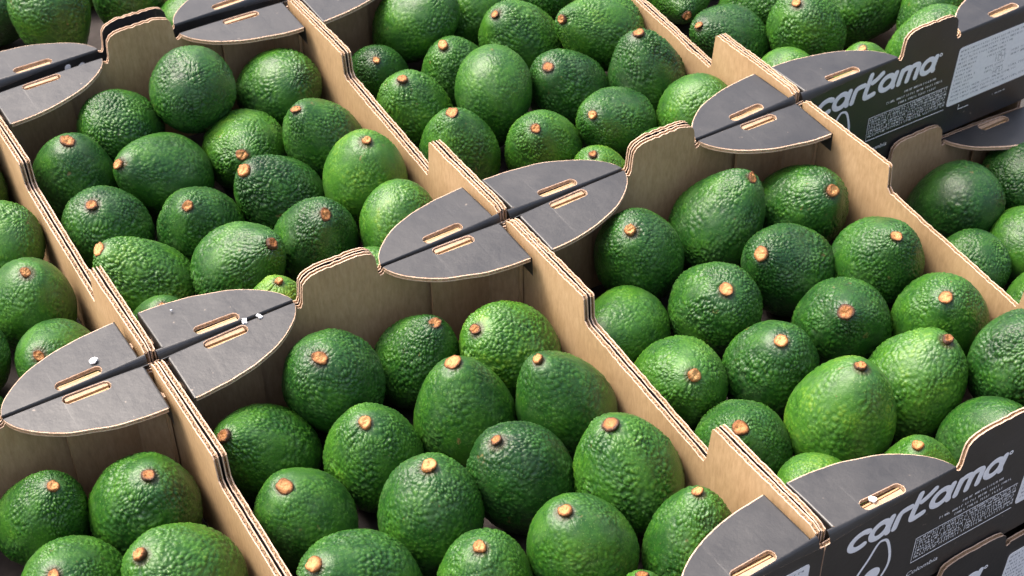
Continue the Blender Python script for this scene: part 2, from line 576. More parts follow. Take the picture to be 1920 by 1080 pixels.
def lettering_mesh():
    mb = MB()
    xh, base, w = 0.0130, -0.0283, 0.0050
    def put(paths, x, wid):
        for pts, closed in paths:
            tube(mb, [(x + p[0] * wid + 0.22 * p[1] * xh, base + p[1] * xh) for p in pts], w, M_WHITE, closed)
    a = [(arcpts(.46, .5, .46, .5, 0, 345, 26), True), (smooth_path([(1.0, 1.02), (.97, .5), (.97, .2), (1.05, .0)]), False)]
    c = [(arcpts(.55, .5, .55, .5, 52, 305), False)]
    r = [(smooth_path([(.08, 0), (.08, .55), (.15, .95), (.55, 1.02), (1.0, 1.02)]), False)]
    t = [(smooth_path([(.10, 1.62), (.06, .9), (.02, .3), (.10, -.05), (.45, -.03), (.80, .04)]), False), (smooth_path([(.42, .98), (.7, 1.1), (1.05, 1.42)]), False)]
    mm = [(smooth_path([(.02, 0), (.02, .98)]), False), (smooth_path([(.02, .55), (.08, 1.0), (.32, 1.05), (.50, .95), (.50, .5), (.50, 0)]), False),
          (smooth_path([(.50, .55), (.56, 1.0), (.80, 1.05), (.99, .95), (.98, .5), (.98, 0)]), False)]
    put(c, 0.0200, 0.0145); put(a, 0.0370, 0.0145); put(r, 0.0570, 0.0095); put(t, 0.0705, 0.0135)
    put(a, 0.0870, 0.0150); put(mm, 0.1085, 0.0195); put(a, 0.1330, 0.0140)
    tube(mb, arcpts(0.1545, -0.0150, 0.0013, 0.0013, 0, 340, 14), 0.0010, M_WHITE, True)
    return mb.mesh('lettering')

def emblem_mesh():
    mb = MB()
    ctl = [(.0495, -.0345), (.0455, -.0365), (.0400, -.047), (.0320, -.060), (.0305, -.072), (.0385, -.0800), (.0500, -.0780), (.0580, -.067), (.0590, -.055), (.0545, -.0385)]
    n = len(ctl)
    pts = []
    for i in range(n):       # Catmull-Rom
        p0, p1, p2, p3 = (Vector(ctl[(i + k - 1) % n]) for k in range(4))
        for k in range(5):
            t = k / 5
            v = 0.5 * ((2 * p1) + (-p0 + p2) * t + (2 * p0 - 5 * p1 + 4 * p2 - p3) * t * t + (-p0 + 3 * p1 - 3 * p2 + p3) * t ** 3)
            pts.append((v.x, v.y))
    tube(mb, pts, 0.0022, M_WHITE, True)
    mb.face([P3(*p) for p in arcpts(.0455, -.0660, .0072, .0066, 0, 350, 30)], M_WHITE)
    return mb.mesh('emblem')

def marks(mb, x0, x1, z, h, rnd, mat, lo=0.0008, hi=0.0022, gap=0.0006, d=0.0, word=5):
    """a line of print too small to read: short upright strokes, bars and bowls"""
    x = x0; k = 0
    while x < x1:
        w = rnd.uniform(lo, hi)
        e = min(x + w, x1)
        st = 0.00045
        kind = rnd.randrange(4)
        f = lambda a, b, c, dd: mb.face([P3(a, c, d), P3(b, c, d), P3(b, dd, d), P3(a, dd, d)], mat)
        if kind == 0: f(x, x + st, z, z + h)
        elif kind == 1: f(x, x + st, z, z + h); f(x + st, e, z + h - st, z + h)
        elif kind == 2: f(x, x + st, z, z + h); f(x + st, e, z, z + st)
        else: f(x, x + st, z, z + h); f(x + st, e, z + h * .45, z + h * .45 + st); f(e, e + st, z, z + h)
        x = e + gap + st; k += 1
        if k % word == 0: x += 0.0013

def text_mesh():
    mb = MB(); rnd = random.Random(3)
    marks(mb, .118, .153, -.0400, .0021, rnd, M_WHITE, .0007, .0014, .0004)
    marks(mb, .099, .164, -.0452, .0021, rnd, M_WHITE, .0007, .0014, .0004)
    marks(mb, .113, .155, -.0500, .0021, rnd, M_WHITE, .0007, .0014, .0004)
    for row in range(7):
        marks(mb, .0825, .1695, -.0563 - row * .0029, .0021, rnd, M_WHITE, .0008, .0022, .0003, word=9)
    tube(mb, [(.0810, -.0530), (.0806, -.0770), (.1700, -.0780)], .0006, M_WHITE)
    tube(mb, [(.0810, -.0530), (.1700, -.0535)], .0004, M_WHITE)
    tube(mb, [(.189, -.0795), (.1885, -.0845), (.2010, -.0845)], .0006, M_WHITE)
    marks(mb, .2300, .2450, -.0845, .0012, rnd, M_WHITE)
    return mb.mesh('small_print')

def origin_mesh():
    cu = bpy.data.curves.new('origin_text', 'FONT')
    cu.body = 'Colombia'
    cu.size = 0.0062
    cu.resolution_u = 2
    ob = bpy.data.objects.new('origin_text', cu)
    COL.objects.link(ob)
    me = bpy.data.meshes.new_from_object(ob.evaluated_get(bpy.context.evaluated_depsgraph_get()))
    bpy.data.objects.remove(ob)
    for v in me.vertices:
        x, y = v.co.x, v.co.y
        v.co = P3(.0785 + x * 1.15 + y * .2, -.0905 + y)
    me.materials.clear(); me.materials.append(M_WHITE)
    me.name = 'origin_lettering'
    return me

def label_mesh():
    mb = MB(); rnd = random.Random(11)
    c = [(.1725, -.0765), (.2690, -.0765), (.2690, -.0165), (.1765, -.0165)]
    pts = []
    for i, p in enumerate(c):
        a = Vector(c[i - 1]) - Vector(p); b = Vector(c[(i + 1) % 4]) - Vector(p)
        a.normalize(); b.normalize()
        for t in (0, .5, 1):
            q = Vector(p) + a * .003 * (1 - t) ** 2 + b * .003 * t ** 2
            pts.append((q.x, q.y))
    mb.slab(pts, [tuple(range(len(pts)))], lambda p, h: P3(p[0], p[1], h), 0.0, 0.0003, M_PAPER, M_PAPER, M_PAPER)
    for row in range(13):
        z = -.0215 - row * .0042
        x0 = .1785 - row * .0002
        if row in (3, 4, 7, 8):
            marks(mb, x0, .200, z, .0020, rnd, M_INK, .0007, .0016, .0005, 0.00036)
            marks(mb, .213, .235, z, .0020, rnd, M_INK, .0007, .0016, .0005, 0.00036)
        elif row in (5, 6, 9):
            marks(mb, x0, .196, z, .0018, rnd, M_INK, .0007, .0016, .0005, 0.00036)
            marks(mb, .224, .236, z - .0005, .0040, rnd, M_INK, .0016, .003, .0007, 0.00036)
            marks(mb, .243, .264, z, .0022, rnd, M_INK, .0007, .0016, .0005, 0.00036)
        else:
            marks(mb, x0, .264 - (row % 3) * .012, z, .0019, rnd, M_INK, .0007, .0016, .0005, 0.00036)
    return mb.mesh('paper_label')

MS = {
    'side': [(side_wall_mesh(-1, 11 + k), side_wall_mesh(1, 31 + k)) for k in range(3)],
    'end': [end_wall_mesh(51 + k) for k in range(3)],
    'end_low': end_wall_mesh(66, True, 0.013),
    'end_plain': end_wall_mesh(61, False),
    'flap': [(flap_mesh(-1, 71 + k), flap_mesh(1, 81 + k)) for k in range(3)],
    'tab': (tab_mesh(-1, 1), tab_mesh(1, 2)),
    'post': {(sx, sy): post_mesh(sx, sy) for sx in (-1, 1) for sy in (-1, 1)},
    'bottom': bottom_mesh(),
    'lettering': lettering_mesh(), 'emblem': emblem_mesh(), 'small_print': text_mesh(),
    'origin_lettering': origin_mesh(), 'paper_label': label_mesh(),
}

CARTON_LABEL = {
    'E': 'open black and kraft carton at bottom centre of the picture',
    'F': 'open carton right of centre with white lettering and droplet emblem on its black front',
    'H': 'open avocado carton sunk one tier lower at the right edge',
    'G': 'open avocado carton in the bottom left corner',
    'D': 'open avocado carton at upper left, left of the centre junction',
    'C': 'open avocado carton at top centre, behind the centre corner flaps',
    'I': 'open carton at top right with white lettering and large white label on front',
    'K': 'open avocado carton cut off by the left edge',
    'L': 'open avocado carton in the top left corner',
    'M': 'open carton at top edge left of centre, only a front corner flap showing',
    'F2': 'carton beneath the lettered front carton at bottom right, white label showing',
}
CART = {'E': (-1, -1, 0), 'F': (0, -1, 0), 'H': (1, -1, -1), 'G': (-2, -1, 0), 'D': (-1, 0, 0), 'C': (0, 0, 0),
        'I': (1, 0, 0), 'K': (-2, 0, 0), 'L': (-1, 1, 0), 'M': (0, 1, 0), 'F2': (0, -1, -1),
        'E2': (-1, -1, -1), 'G2': (-2, -1, -1), 'D2': (-1, 0, -1), 'C2': (0, 0, -1), 'I2': (1, 0, -1),
        'K2': (-2, 0, -1), 'L2': (-1, 1, -1), 'M2': (0, 1, -1)}
SHIFT = {'L': (0.0, 0.012, 0.010), 'L2': (0.0, 0.012, 0.0), 'F2': (0, -0.0046, 0), 'E2': (0, -0.0046, 0), 'G2': (0, -0.0046, 0)}
PRINTED = {'E', 'F', 'I', 'L', 'G', 'F2', 'E2', 'G2'}
rc_ = random.Random(5)
for ci, (key, (i, j, t)) in enumerate(CART.items()):
    hidden = key.endswith('2')
    dx, dy, rz = SHIFT.get(key, (0, 0, rc_.uniform(-0.0015, 0.0015)))
    root = bpy.data.objects.new('avocado_carton', None)
    COL.objects.link(root)
    root.empty_display_size = 0.05
    root.location = ((i + 0.5) * LA + dx, (j + 0.5) * LB + dy, (t - 1) * T)
    root.rotation_euler = (0, 0, rz)
    tag(root, CARTON_LABEL.get(key, 'carton of the lower tier hidden underneath the open avocado cartons'), 'carton',
        'cartons hidden in the lower tier' if hidden and key != 'F2' else 'open avocado cartons set edge to edge')
    v = ci % 3
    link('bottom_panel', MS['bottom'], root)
    link('side_wall', MS['side'][v][0], root)
    link('side_wall', MS['side'][v][1], root)
    for which in (0, 1):
        plain_wall = hidden and (which == 1 or key not in ('F2', 'E2', 'G2'))
        ew = link('end_wall', MS['end_plain'] if plain_wall else (MS['end_low'] if hidden else MS['end'][(v + which) % 3]), root, rz=math.pi * which)
        if hidden and key not in ('F2', 'E2'):
            continue
        if hidden and which == 1:
            continue
        if hidden:
            continue
        for k in (0, 1):
            link('corner_flap', MS['flap'][(v + which + k) % 3][k], ew)
            link('locking_tab', MS['tab'][k], ew)
    if not hidden:
        for pk in MS['post']:
            link('corner_post', MS['post'][pk], root)
    if key in PRINTED:
        for nm in ('lettering', 'emblem', 'small_print', 'origin_lettering', 'paper_label'):
            po = link(nm, MS[nm], root)
            if nm == 'small_print': po['kind'] = 'stuff'

# ------------------------------------------------------------------ ground
gm = MB()
gm.face([(-6, -6, 0), (6, -6, 0), (6, 6, 0), (-6, 6, 0)], M_GROUND)
g = link('ground', gm.mesh('ground'), loc=(0, 0, -2 * T - 0.001))
g['kind'] = 'structure'

# ------------------------------------------------------------------ avocados
HL = 1.38
def avocado_mesh(seed, amp, pear, bend):
    nu, nv = 230, 160
    rnd = random.Random(seed)
    ph = rnd.uniform(0, 6.28)
    off = Vector((rnd.uniform(-50, 50), rnd.uniform(-50, 50), rnd.uniform(-50, 50)))
    # normalise the profile so that the widest ring has radius 1
    us = np.cos(np.linspace(0, np.pi, 200))
    mx = (np.sqrt(1 - us ** 2) * (1 - pear * us - 0.05 * us ** 2)).max()
    verts = []; peb = []; pole = []
    FQ = rnd.uniform(10.0, 13.5)
    for a in range(nv + 1):
        th = math.pi * a / nv
        u = math.cos(th); sn = math.sin(th)
        ring = 1 if a in (0, nv) else nu
        for b in range(ring):
            fi = 2 * math.pi * b / nu
            d = Vector((sn * math.cos(fi), sn * math.sin(fi), u))
            rad = sn * (1 - pear * u - 0.05 * u * u) / mx
            z = HL * u
            if u > 0.90:                       # small dimple round the stem
                z -= 0.05 * ((u - 0.90) / 0.10) ** 1.5
            lump = 0.042 * noise.noise(d * 1.3 + off) + 0.008 * noise.noise(d * 3.7 + off)
            p = Vector((rad * math.cos(fi) + bend * (u * u - 0.3), rad * math.sin(fi), z))
            # pebbles: rounded cells of uneven size, stretched towards the stem
            q = Vector((p.x, p.y, p.z * 0.85))
            wq = q + Vector((noise.noise(q * 3 + off), noise.noise(q * 3 - off), noise.noise(q * 3 + off * 2))) * 0.10
            dist, _ = noise.voronoi(wq * FQ + off)
            d2, _ = noise.voronoi(wq * FQ * 2.1 - off)
            e = min(1.0, (dist[1] - dist[0]) * 1.9)
            h = 0.45 * (1 - (1 - e) ** 2) + 0.45 * (1 - min(1.0, (dist[0] * 1.25) ** 2)) + 0.10 * (1 - min(1, d2[0] * 1.3))
            reg = 0.60 + 1.05 * noise.noise(d * 1.9 + off * 1.7)       # smooth and rough regions
            reg = max(0.12, min(1.20, reg))
            k = amp * reg
            if u > 0.80:
                rw = math.sin(fi * 13 + 3.0 * noise.noise(d * 4 + off)) * 0.5 + 0.5
                k2 = (u - 0.80) / 0.20
                h = h * (1 - 0.6 * k2) + rw * 0.6 * k2 * (1 - k2 * 0.8)
            nrm = Vector((d.x, d.y, d.z / HL)).normalized()
            p += nrm * (lump + k * (h - 0.5))
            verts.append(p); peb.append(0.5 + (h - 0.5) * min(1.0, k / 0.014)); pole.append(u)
    faces = []
    st = [0] + [1 + (a - 1) * nu for a in range(1, nv + 1)]
    for b in range(nu):
        faces.append((0, st[1] + b, st[1] + (b + 1) % nu))
        faces.append((st[nv], st[nv - 1] + (b + 1) % nu, st[nv - 1] + b))
    for a in range(1, nv - 1):
        for b in range(nu):
            faces.append((st[a] + b, st[a + 1] + b, st[a + 1] + (b + 1) % nu, st[a] + (b + 1) % nu))
    me = bpy.data.meshes.new('avocado')
    me.from_pydata(verts, [], faces)
    me.polygons.foreach_set('use_smooth', [True] * len(faces))
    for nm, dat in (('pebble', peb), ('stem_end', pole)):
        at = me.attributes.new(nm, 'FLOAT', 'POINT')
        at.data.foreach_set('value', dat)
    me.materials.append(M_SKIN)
    me.update()
    return me

def stem_mesh(seed):
    rnd = random.Random(seed)
    prof = [(0.150, -0.05), (0.165, 0.0), (0.185, 0.030), (0.188, 0.060), (0.170, 0.085), (0.140, 0.100), (0.100, 0.098), (0.060, 0.085), (0.025, 0.080)]
    n = 22
    verts = []; rim = []
    tx, ty = rnd.uniform(-.25, .25), rnd.uniform(-.25, .25)
    sq = rnd.uniform(0.82, 1.0)
    hs = rnd.uniform(0.45, 1.05)
    for k, (r, z) in enumerate(prof):
        for i in range(n):
            a = 2 * math.pi * i / n
            w = 1 + 0.17 * noise.noise((math.cos(a) * 1.3 + seed * 3, math.sin(a) * 1.3, z * 4))
            x, y = r * w * math.cos(a), r * w * math.sin(a) * sq
            zz = z * hs + (tx * x + ty * y) * min(1, k / 3) + 0.040 * noise.noise((x * 18, y * 18, seed * 2.2))
            verts.append((x, y, HL - 0.055 + zz)); rim.append((0.0, 0.0, 0.05, 0.10, 0.25, 0.60, 0.9, 1.0, 1.0)[k])
    verts.append((0, 0, HL - 0.055 + 0.078 * hs)); rim.append(1)
    faces = [(k * n + i, k * n + (i + 1) % n, (k + 1) * n + (i + 1) % n, (k + 1) * n + i) for k in range(len(prof) - 1) for i in range(n)]
    L = (len(prof) - 1) * n
    faces += [(L + i, L + (i + 1) % n, len(verts) - 1) for i in range(n)]
    me = bpy.data.meshes.new('stem')
    me.from_pydata(verts, [], faces)
    me.polygons.foreach_set('use_smooth', [True] * len(faces))
    at = me.attributes.new('rim', 'FLOAT', 'POINT')
    at.data.foreach_set('value', rim)
    me.materials.append(M_STEM)
    me.update()
    return me

AV = [[avocado_mesh(100 + 10 * lv + k, (0.034, 0.058, 0.080)[lv], (0.13, 0.21, 0.28, 0.34)[k], (0.03, -0.05, 0.07, -0.02)[k]) for k in range(4)] for lv in range(3)]
ST = [stem_mesh(k) for k in range(10)]

FRUIT = [
  ('E', 1, 0, 4, [-0.2379, -0.0642, -0.0587], [-0.539, -0.234, 0.809], 0.0351, 0.45, 0.6, 1),
  ('E', 1, 1, 4, [-0.1715, -0.0454, -0.0419], [-0.295, -0.364, 0.883], 0.0349, 0.25, 0.6, 1),
  ('E', 1, 2, 4, [-0.1013, -0.0428, -0.0571], [0.161, -0.327, 0.931], 0.0326, 0.3, 0.7, 1),
  ('E', 1, 3, 4, [-0.046, -0.0751, -0.052], [-0.621, -0.053, 0.782], 0.0336, 0.75, 0.7, 1),
  ('E', 2, 0, 3, [-0.1751, -0.1099, -0.0564], [-0.178, -0.24, 0.954], 0.0347, 0.5, 0.8, 1),
  ('E', 2, 1, 3, [-0.1045, -0.1104, -0.0539], [-0.123, -0.017, 0.992], 0.0359, 0.4, 0.3, 1),
  ('E', 2, 2, 3, [-0.0439, -0.1419, -0.049], [-0.347, 0.042, 0.937], 0.0345, 0.3, 0.3, 1),
  ('E', 3, 0, 4, [-0.2406, -0.1353, -0.056], [-0.256, -0.165, 0.953], 0.0346, 0.45, 0.3, 1),
  ('E', 3, 1, 4, [-0.1685, -0.1772, -0.0546], [0.002, -0.051, 0.999], 0.0353, 0.35, 0.5, 1),
  ('E', 3, 2, 4, [-0.1014, -0.1807, -0.0562], [-0.377, -0.02, 0.926], 0.035, 0.1, 0.6, 1),
  ('E', 3, 3, 4, [-0.0436, -0.2207, -0.0479], [-0.231, 0.095, 0.968], 0.036, 0.5, 0.9, 1),
  ('E', 4, 0, 4, [-0.2379, -0.2061, -0.0522], [-0.544, -0.078, 0.836], 0.035, 0.35, 0.5, 1),
  ('E', 4, 1, 4, [-0.1678, -0.2443, -0.0575], [-0.115, -0.1, 0.988], 0.0317, 0.5, 0.5, 1),
  ('E', 4, 2, 4, [-0.1045, -0.2575, -0.0511], [-0.272, -0.02, 0.962], 0.0349, 0.45, 0.15, 1),
  ('E', 4, 3, 4, [-0.0384, -0.2893, -0.0566], [0.051, 0.073, 0.996], 0.0326, 0.45, 0.5, 1),
  ('E', 5, 0, 1, [-0.1022, -0.3199, -0.0601], [0.058, 0.081, 0.995], 0.0291, 0.5, 0.4, 1),
  ('F', 1, 0, 3, [0.0902, -0.0446, -0.0477], [-0.396, -0.299, 0.868], 0.0347, 0.3, 0.4, 1),
  ('F', 1, 1, 3, [0.169, -0.0446, -0.0466], [0.331, -0.293, 0.897], 0.036, 0.35, 0.5, 1),
  ('F', 1, 2, 3, [0.2384, -0.0612, -0.0533], [-0.014, -0.648, 0.762], 0.036, 0.3, 0.6, 1),
  ('F', 2, 0, 4, [0.042, -0.093, -0.0663], [-0.755, -0.342, 0.559], 0.0326, 0.55, 0.3, 1),
  ('F', 2, 1, 4, [0.1099, -0.1168, -0.0575], [-0.23, -0.468, 0.853], 0.0355, 0.4, 1.0, 1),
  ('F', 2, 2, 4, [0.1791, -0.1108, -0.0529], [-0.683, -0.187, 0.706], 0.035, 0.15, 0.7, 1),
  ('F', 2, 3, 4, [0.2394, -0.1498, -0.0444], [-0.206, -0.439, 0.875], 0.0345, 0.3, 0.7, 1),
  ('F', 3, 0, 4, [0.0406, -0.1671, -0.057], [-0.241, -0.586, 0.773], 0.0352, 0.55, 0.8, 1),
  ('F', 3, 1, 4, [0.1047, -0.19, -0.0549], [-0.215, -0.336, 0.917], 0.0348, 0.25, 0.5, 1),
  ('F', 3, 2, 4, [0.1748, -0.1845, -0.052], [-0.458, -0.442, 0.771], 0.036, 0.25, 0.5, 1),
  ('F', 3, 3, 4, [0.2356, -0.2206, -0.0486], [-0.393, -0.339, 0.855], 0.036, 0.5, 0.5, 1),
  ('F', 4, 0, 4, [0.0394, -0.2381, -0.0579], [-0.34, -0.318, 0.885], 0.0342, 0.3, 0.8, 1),
  ('F', 4, 1, 4, [0.1072, -0.2614, -0.0434], [0.05, -0.124, 0.991], 0.036, 0.66, 0.3, 1),
  ('F', 4, 2, 4, [0.1784, -0.2568, -0.0548], [0.256, -0.225, 0.94], 0.0354, 0.55, 0.5, 1),
  ('F', 4, 3, 4, [0.2398, -0.2898, -0.0447], [0.129, 0.39, -0.912], 0.0354, 0.2, 0.7, 0),
  ('F', 5, 0, 3, [0.0589, -0.3013, -0.0617], [0.631, 0.068, -0.773], 0.0286, 0.8, 0.3, 0),
  ('F', 5, 1, 3, [0.1227, -0.321, -0.0583], [-0.24, -0.089, 0.967], 0.0284, 0.75, 0.3, 1),
  ('F', 5, 2, 3, [0.1854, -0.3253, -0.0588], [-0.109, -0.404, 0.908], 0.0336, 0.3, 0.3, 1),
  ('D', 1, 0, 3, [-0.1808, 0.3242, -0.0501], [0.475, 0.509, -0.718], 0.0343, 0.3, 0.7, 0),
  ('D', 1, 1, 3, [-0.1168, 0.3193, -0.0298], [0.245, 0.7, -0.67], 0.036, 0.2, 0.5, 0),
  ('D', 1, 2, 3, [-0.0418, 0.3179, -0.0579], [-0.048, 0.734, -0.678], 0.036, 0.4, 0.6, 0),
  ('D', 2, 0, 4, [-0.2396, 0.2849, -0.0518], [-0.011, -0.248, 0.969], 0.0347, 0.3, 0.2, 1),
  ('D', 2, 1, 4, [-0.1769, 0.2552, -0.0522], [-0.714, -0.245, 0.656], 0.036, 0.35, 0.2, 1),
  ('D', 2, 2, 4, [-0.0991, 0.261, -0.0644], [-0.347, -0.759, 0.551], 0.0353, 0.6, 1.0, 1),
  ('D', 2, 3, 4, [-0.0451, 0.2247, -0.0481], [-0.464, -0.145, 0.874], 0.0341, 0.4, 0.5, 1),
  ('D', 3, 0, 4, [-0.2398, 0.2134, -0.0567], [-0.229, -0.345, 0.91], 0.0355, 0.3, 0.5, 1),
  ('D', 3, 1, 4, [-0.1753, 0.1822, -0.0586], [-0.26, -0.453, 0.853], 0.0348, 0.25, 0.4, 1),
  ('D', 3, 2, 4, [-0.1049, 0.1877, -0.0596], [-0.557, -0.108, 0.823], 0.0343, 0.2, 0.8, 1),
  ('D', 3, 3, 4, [-0.0409, 0.1523, -0.0453], [-0.038, -0.28, 0.959], 0.0351, 0.65, 0.2, 1),
  ('D', 4, 0, 4, [-0.238, 0.1471, -0.0588], [-0.553, 0.115, 0.825], 0.0348, 0.62, 0.7, 1),
  ('D', 4, 1, 4, [-0.1685, 0.1093, -0.0476], [0.292, -0.619, 0.729], 0.0339, 0.4, 0.9, 1),
  ('D', 4, 2, 4, [-0.1036, 0.1157, -0.0572], [-0.021, -0.498, 0.867], 0.034, 0.2, 0.5, 1),
  ('D', 4, 3, 4, [-0.0445, 0.0862, -0.0561], [0.083, -0.025, -0.996], 0.032, 0.6, 0.3, 0),
  ('D', 5, 0, 3, [-0.2475, 0.0841, -0.0586], [0.012, -0.345, 0.939], 0.026, 0.4, 0.3, 1),
  ('D', 5, 1, 3, [-0.1687, 0.052, -0.0554], [0.066, -0.165, 0.984], 0.026, 0.9, 0.7, 1),
  ('D', 5, 2, 3, [-0.095, 0.0554, -0.0668], [-0.475, 0.622, -0.622], 0.028, 0.6, 0.5, 0),
  ('C', 1, 0, 3, [0.098, 0.3229, -0.0399], [-0.408, 0.528, -0.745], 0.0352, 0.5, 0.4, 0),
  ('C', 1, 1, 3, [0.1663, 0.3267, -0.0488], [-0.67, 0.004, -0.742], 0.0334, 0.4, 0.5, 0),
  ('C', 1, 2, 3, [0.2374, 0.313, -0.0479], [-0.352, 0.302, -0.886], 0.0337, 0.3, 0.5, 0),
  ('C', 2, 0, 4, [0.0433, 0.2921, -0.0584], [-0.228, -0.559, 0.797], 0.0303, 0.2, 0.4, 1),
  ('C', 2, 1, 4, [0.1041, 0.2558, -0.057], [-0.363, -0.196, 0.911], 0.033, 0.4, 0.5, 1),
  ('C', 2, 2, 4, [0.1733, 0.2611, -0.0495], [-0.564, -0.126, 0.816], 0.0359, 0.5, 0.4, 1),
  ('C', 2, 3, 4, [0.2309, 0.2216, -0.0373], [-0.816, -0.128, 0.563], 0.0352, 0.6, 0.9, 1),
  ('C', 3, 0, 4, [0.0431, 0.2239, -0.0551], [-0.287, -0.24, 0.927], 0.0333, 0.6, 0.7, 1),
  ('C', 3, 1, 4, [0.1044, 0.1917, -0.0464], [-0.132, -0.142, -0.981], 0.0344, 0.45, 0.3, 0),
  ('C', 3, 2, 4, [0.1741, 0.1846, -0.058], [-0.538, -0.252, 0.804], 0.0349, 0.2, 0.5, 1),
  ('C', 3, 3, 4, [0.2383, 0.1557, -0.0491], [-0.218, -0.048, 0.975], 0.0337, 0.2, 0.8, 1),
  ('C', 4, 0, 4, [0.0479, 0.1547, -0.0533], [-0.188, -0.148, 0.971], 0.034, 0.45, 0.5, 1),
  ('C', 4, 1, 4, [0.1108, 0.1246, -0.0588], [-0.39, -0.424, 0.817], 0.0333, 0.55, 0.5, 1),
  ('C', 4, 2, 4, [0.1777, 0.1167, -0.0565], [-0.693, -0.295, 0.657], 0.0327, 0.3, 0.5, 1),
  ('C', 4, 3, 4, [0.2411, 0.0891, -0.0568], [-0.243, 0.48, -0.843], 0.0309, 0.55, 0.4, 0),
  ('C', 5, 0, 2, [0.1344, 0.0718, -0.0682], [-0.318, -0.14, 0.938], 0.026, 0.8, 0.4, 1),
  ('C', 5, 1, 2, [0.1916, 0.0623, -0.067], [0.526, 0.525, -0.669], 0.0262, 0.5, 0.4, 0),
  ('I', 1, 0, 2, [0.3637, 0.2742, -0.0677], [-0.456, -0.89, 0.013], 0.0329, 0.5, 0.4, 1),
  ('I', 1, 1, 2, [0.4107, 0.2154, -0.0662], [-0.503, 0.638, -0.583], 0.0323, 0.45, 0.7, 0),
  ('I', 2, 0, 4, [0.3477, 0.1799, -0.0647], [-0.786, -0.055, 0.615], 0.0329, 0.2, 0.5, 1),
  ('I', 2, 1, 4, [0.4056, 0.1392, -0.0539], [-0.473, -0.169, 0.865], 0.0348, 0.45, 0.8, 1),
  ('I', 2, 2, 4, [0.4814, 0.1538, -0.0603], [-0.602, 0.215, -0.769], 0.0352, 0.4, 0.8, 0),
  ('I', 2, 3, 4, [0.5176, 0.0939, -0.0498], [-0.572, 0.087, -0.816], 0.0312, 0.4, 0.6, 0),
  ('I', 3, 0, 3, [0.3535, 0.1041, -0.0697], [-0.09, 0.561, -0.823], 0.0262, 0.6, 0.3, 0),
  ('I', 3, 1, 3, [0.4102, 0.0607, -0.0605], [-0.346, -0.116, 0.931], 0.0277, 0.8, 0.3, 1),
  ('I', 3, 2, 3, [0.4727, 0.0517, -0.0506], [-0.404, 0.629, -0.664], 0.0331, 0.5, 0.4, 0),
  ('H', 1, 0, 2, [0.4292, -0.0426, -0.1507], [-0.523, 0.513, -0.681], 0.0356, 0.1, 0.2, 0),
  ('H', 1, 1, 2, [0.5181, -0.0436, -0.1567], [0.443, 0.492, -0.75], 0.036, 0.15, 0.4, 0),
  ('H', 2, 0, 2, [0.3924, -0.1036, -0.1666], [-0.603, 0.297, -0.741], 0.0307, 0.3, 0.8, 0),
  ('H', 2, 1, 2, [0.4712, -0.1021, -0.1713], [0.497, 0.602, -0.625], 0.036, 0.5, 0.3, 0),
  ('H', 3, 0, 1, [0.416, -0.1733, -0.1709], [-0.51, 0.019, -0.86], 0.0323, 0.5, 0.4, 0),
  ('K', 1, 0, 1, [-0.3196, 0.3208, -0.0591], [0.375, 0.346, -0.86], 0.0339, 0.3, 0.4, 0),
  ('K', 2, 0, 1, [-0.3267, 0.2404, -0.0597], [-0.563, 0.412, -0.717], 0.0347, 0.5, 0.4, 0),
  ('K', 3, 0, 2, [-0.3798, 0.1282, -0.0599], [0.181, 0.318, -0.931], 0.0324, 0.25, 0.4, 0),
  ('K', 3, 1, 2, [-0.3195, 0.1645, -0.0577], [-0.005, -0.325, 0.946], 0.0337, 0.5, 0.15, 1),
  ('K', 4, 0, 2, [-0.3976, 0.067, -0.0635], [0.551, 0.275, -0.788], 0.0299, 0.3, 0.5, 0),
  ('K', 4, 1, 2, [-0.323, 0.0959, -0.0603], [-0.376, -0.531, 0.76], 0.0312, 0.4, 0.2, 1),
  ('G', 1, 0, 2, [-0.3831, -0.0415, -0.0569], [0.184, -0.381, 0.906], 0.0305, 0.45, 0.7, 1),
  ('G', 1, 1, 2, [-0.3234, -0.072, -0.0549], [0.029, -0.354, 0.935], 0.036, 0.35, 0.4, 1),
  ('G', 2, 0, 2, [-0.3879, -0.1106, -0.0555], [-0.262, -0.429, 0.865], 0.035, 0.5, 0.9, 1),
  ('G', 2, 1, 2, [-0.3272, -0.142, -0.0549], [-0.478, -0.06, 0.876], 0.0351, 0.55, 0.6, 1),
  ('L', 1, 0, 4, [-0.2002, 0.5868, -0.0592], [-0.267, 0.408, -0.873], 0.0342, 0.15, 0.3, 0),
  ('L', 1, 1, 4, [-0.1715, 0.5172, -0.0449], [0.08, -0.197, -0.977], 0.0349, 0.45, 0.5, 0),
  ('L', 1, 2, 4, [-0.0914, 0.5338, -0.0538], [-0.003, 0.173, -0.985], 0.036, 0.45, 0.6, 0),
  ('L', 1, 3, 4, [-0.0624, 0.4832, -0.0705], [-0.446, 0.568, -0.691], 0.026, 0.5, 0.3, 0),
  ('E', 99, 0, 0, [-0.1643, -0.3086, -0.0628], [-0.229, 0.444, -0.866], 0.031, 0.66, 0.36, 0),
  ('E', 99, 0, 0, [-0.2407, -0.2764, -0.0586], [0.048, 0.047, -0.998], 0.0322, 0.67, 0.56, 0),
  ('G', 99, 0, 0, [-0.3511, -0.2161, -0.0599], [-0.047, 0.238, 0.97], 0.0316, 0.25, 0.75, 1),
  ('G', 99, 0, 0, [-0.5016, -0.2801, -0.0624], [-0.39, -0.288, 0.875], 0.0312, 0.43, 0.37, 1),
  ('G', 99, 0, 0, [-0.4438, -0.1723, -0.0641], [0.521, 0.042, 0.852], 0.0302, 0.65, 0.61, 1),
  ('G', 99, 0, 0, [-0.5039, -0.1433, -0.0616], [-0.094, -0.056, -0.994], 0.0301, 0.24, 0.27, 0),
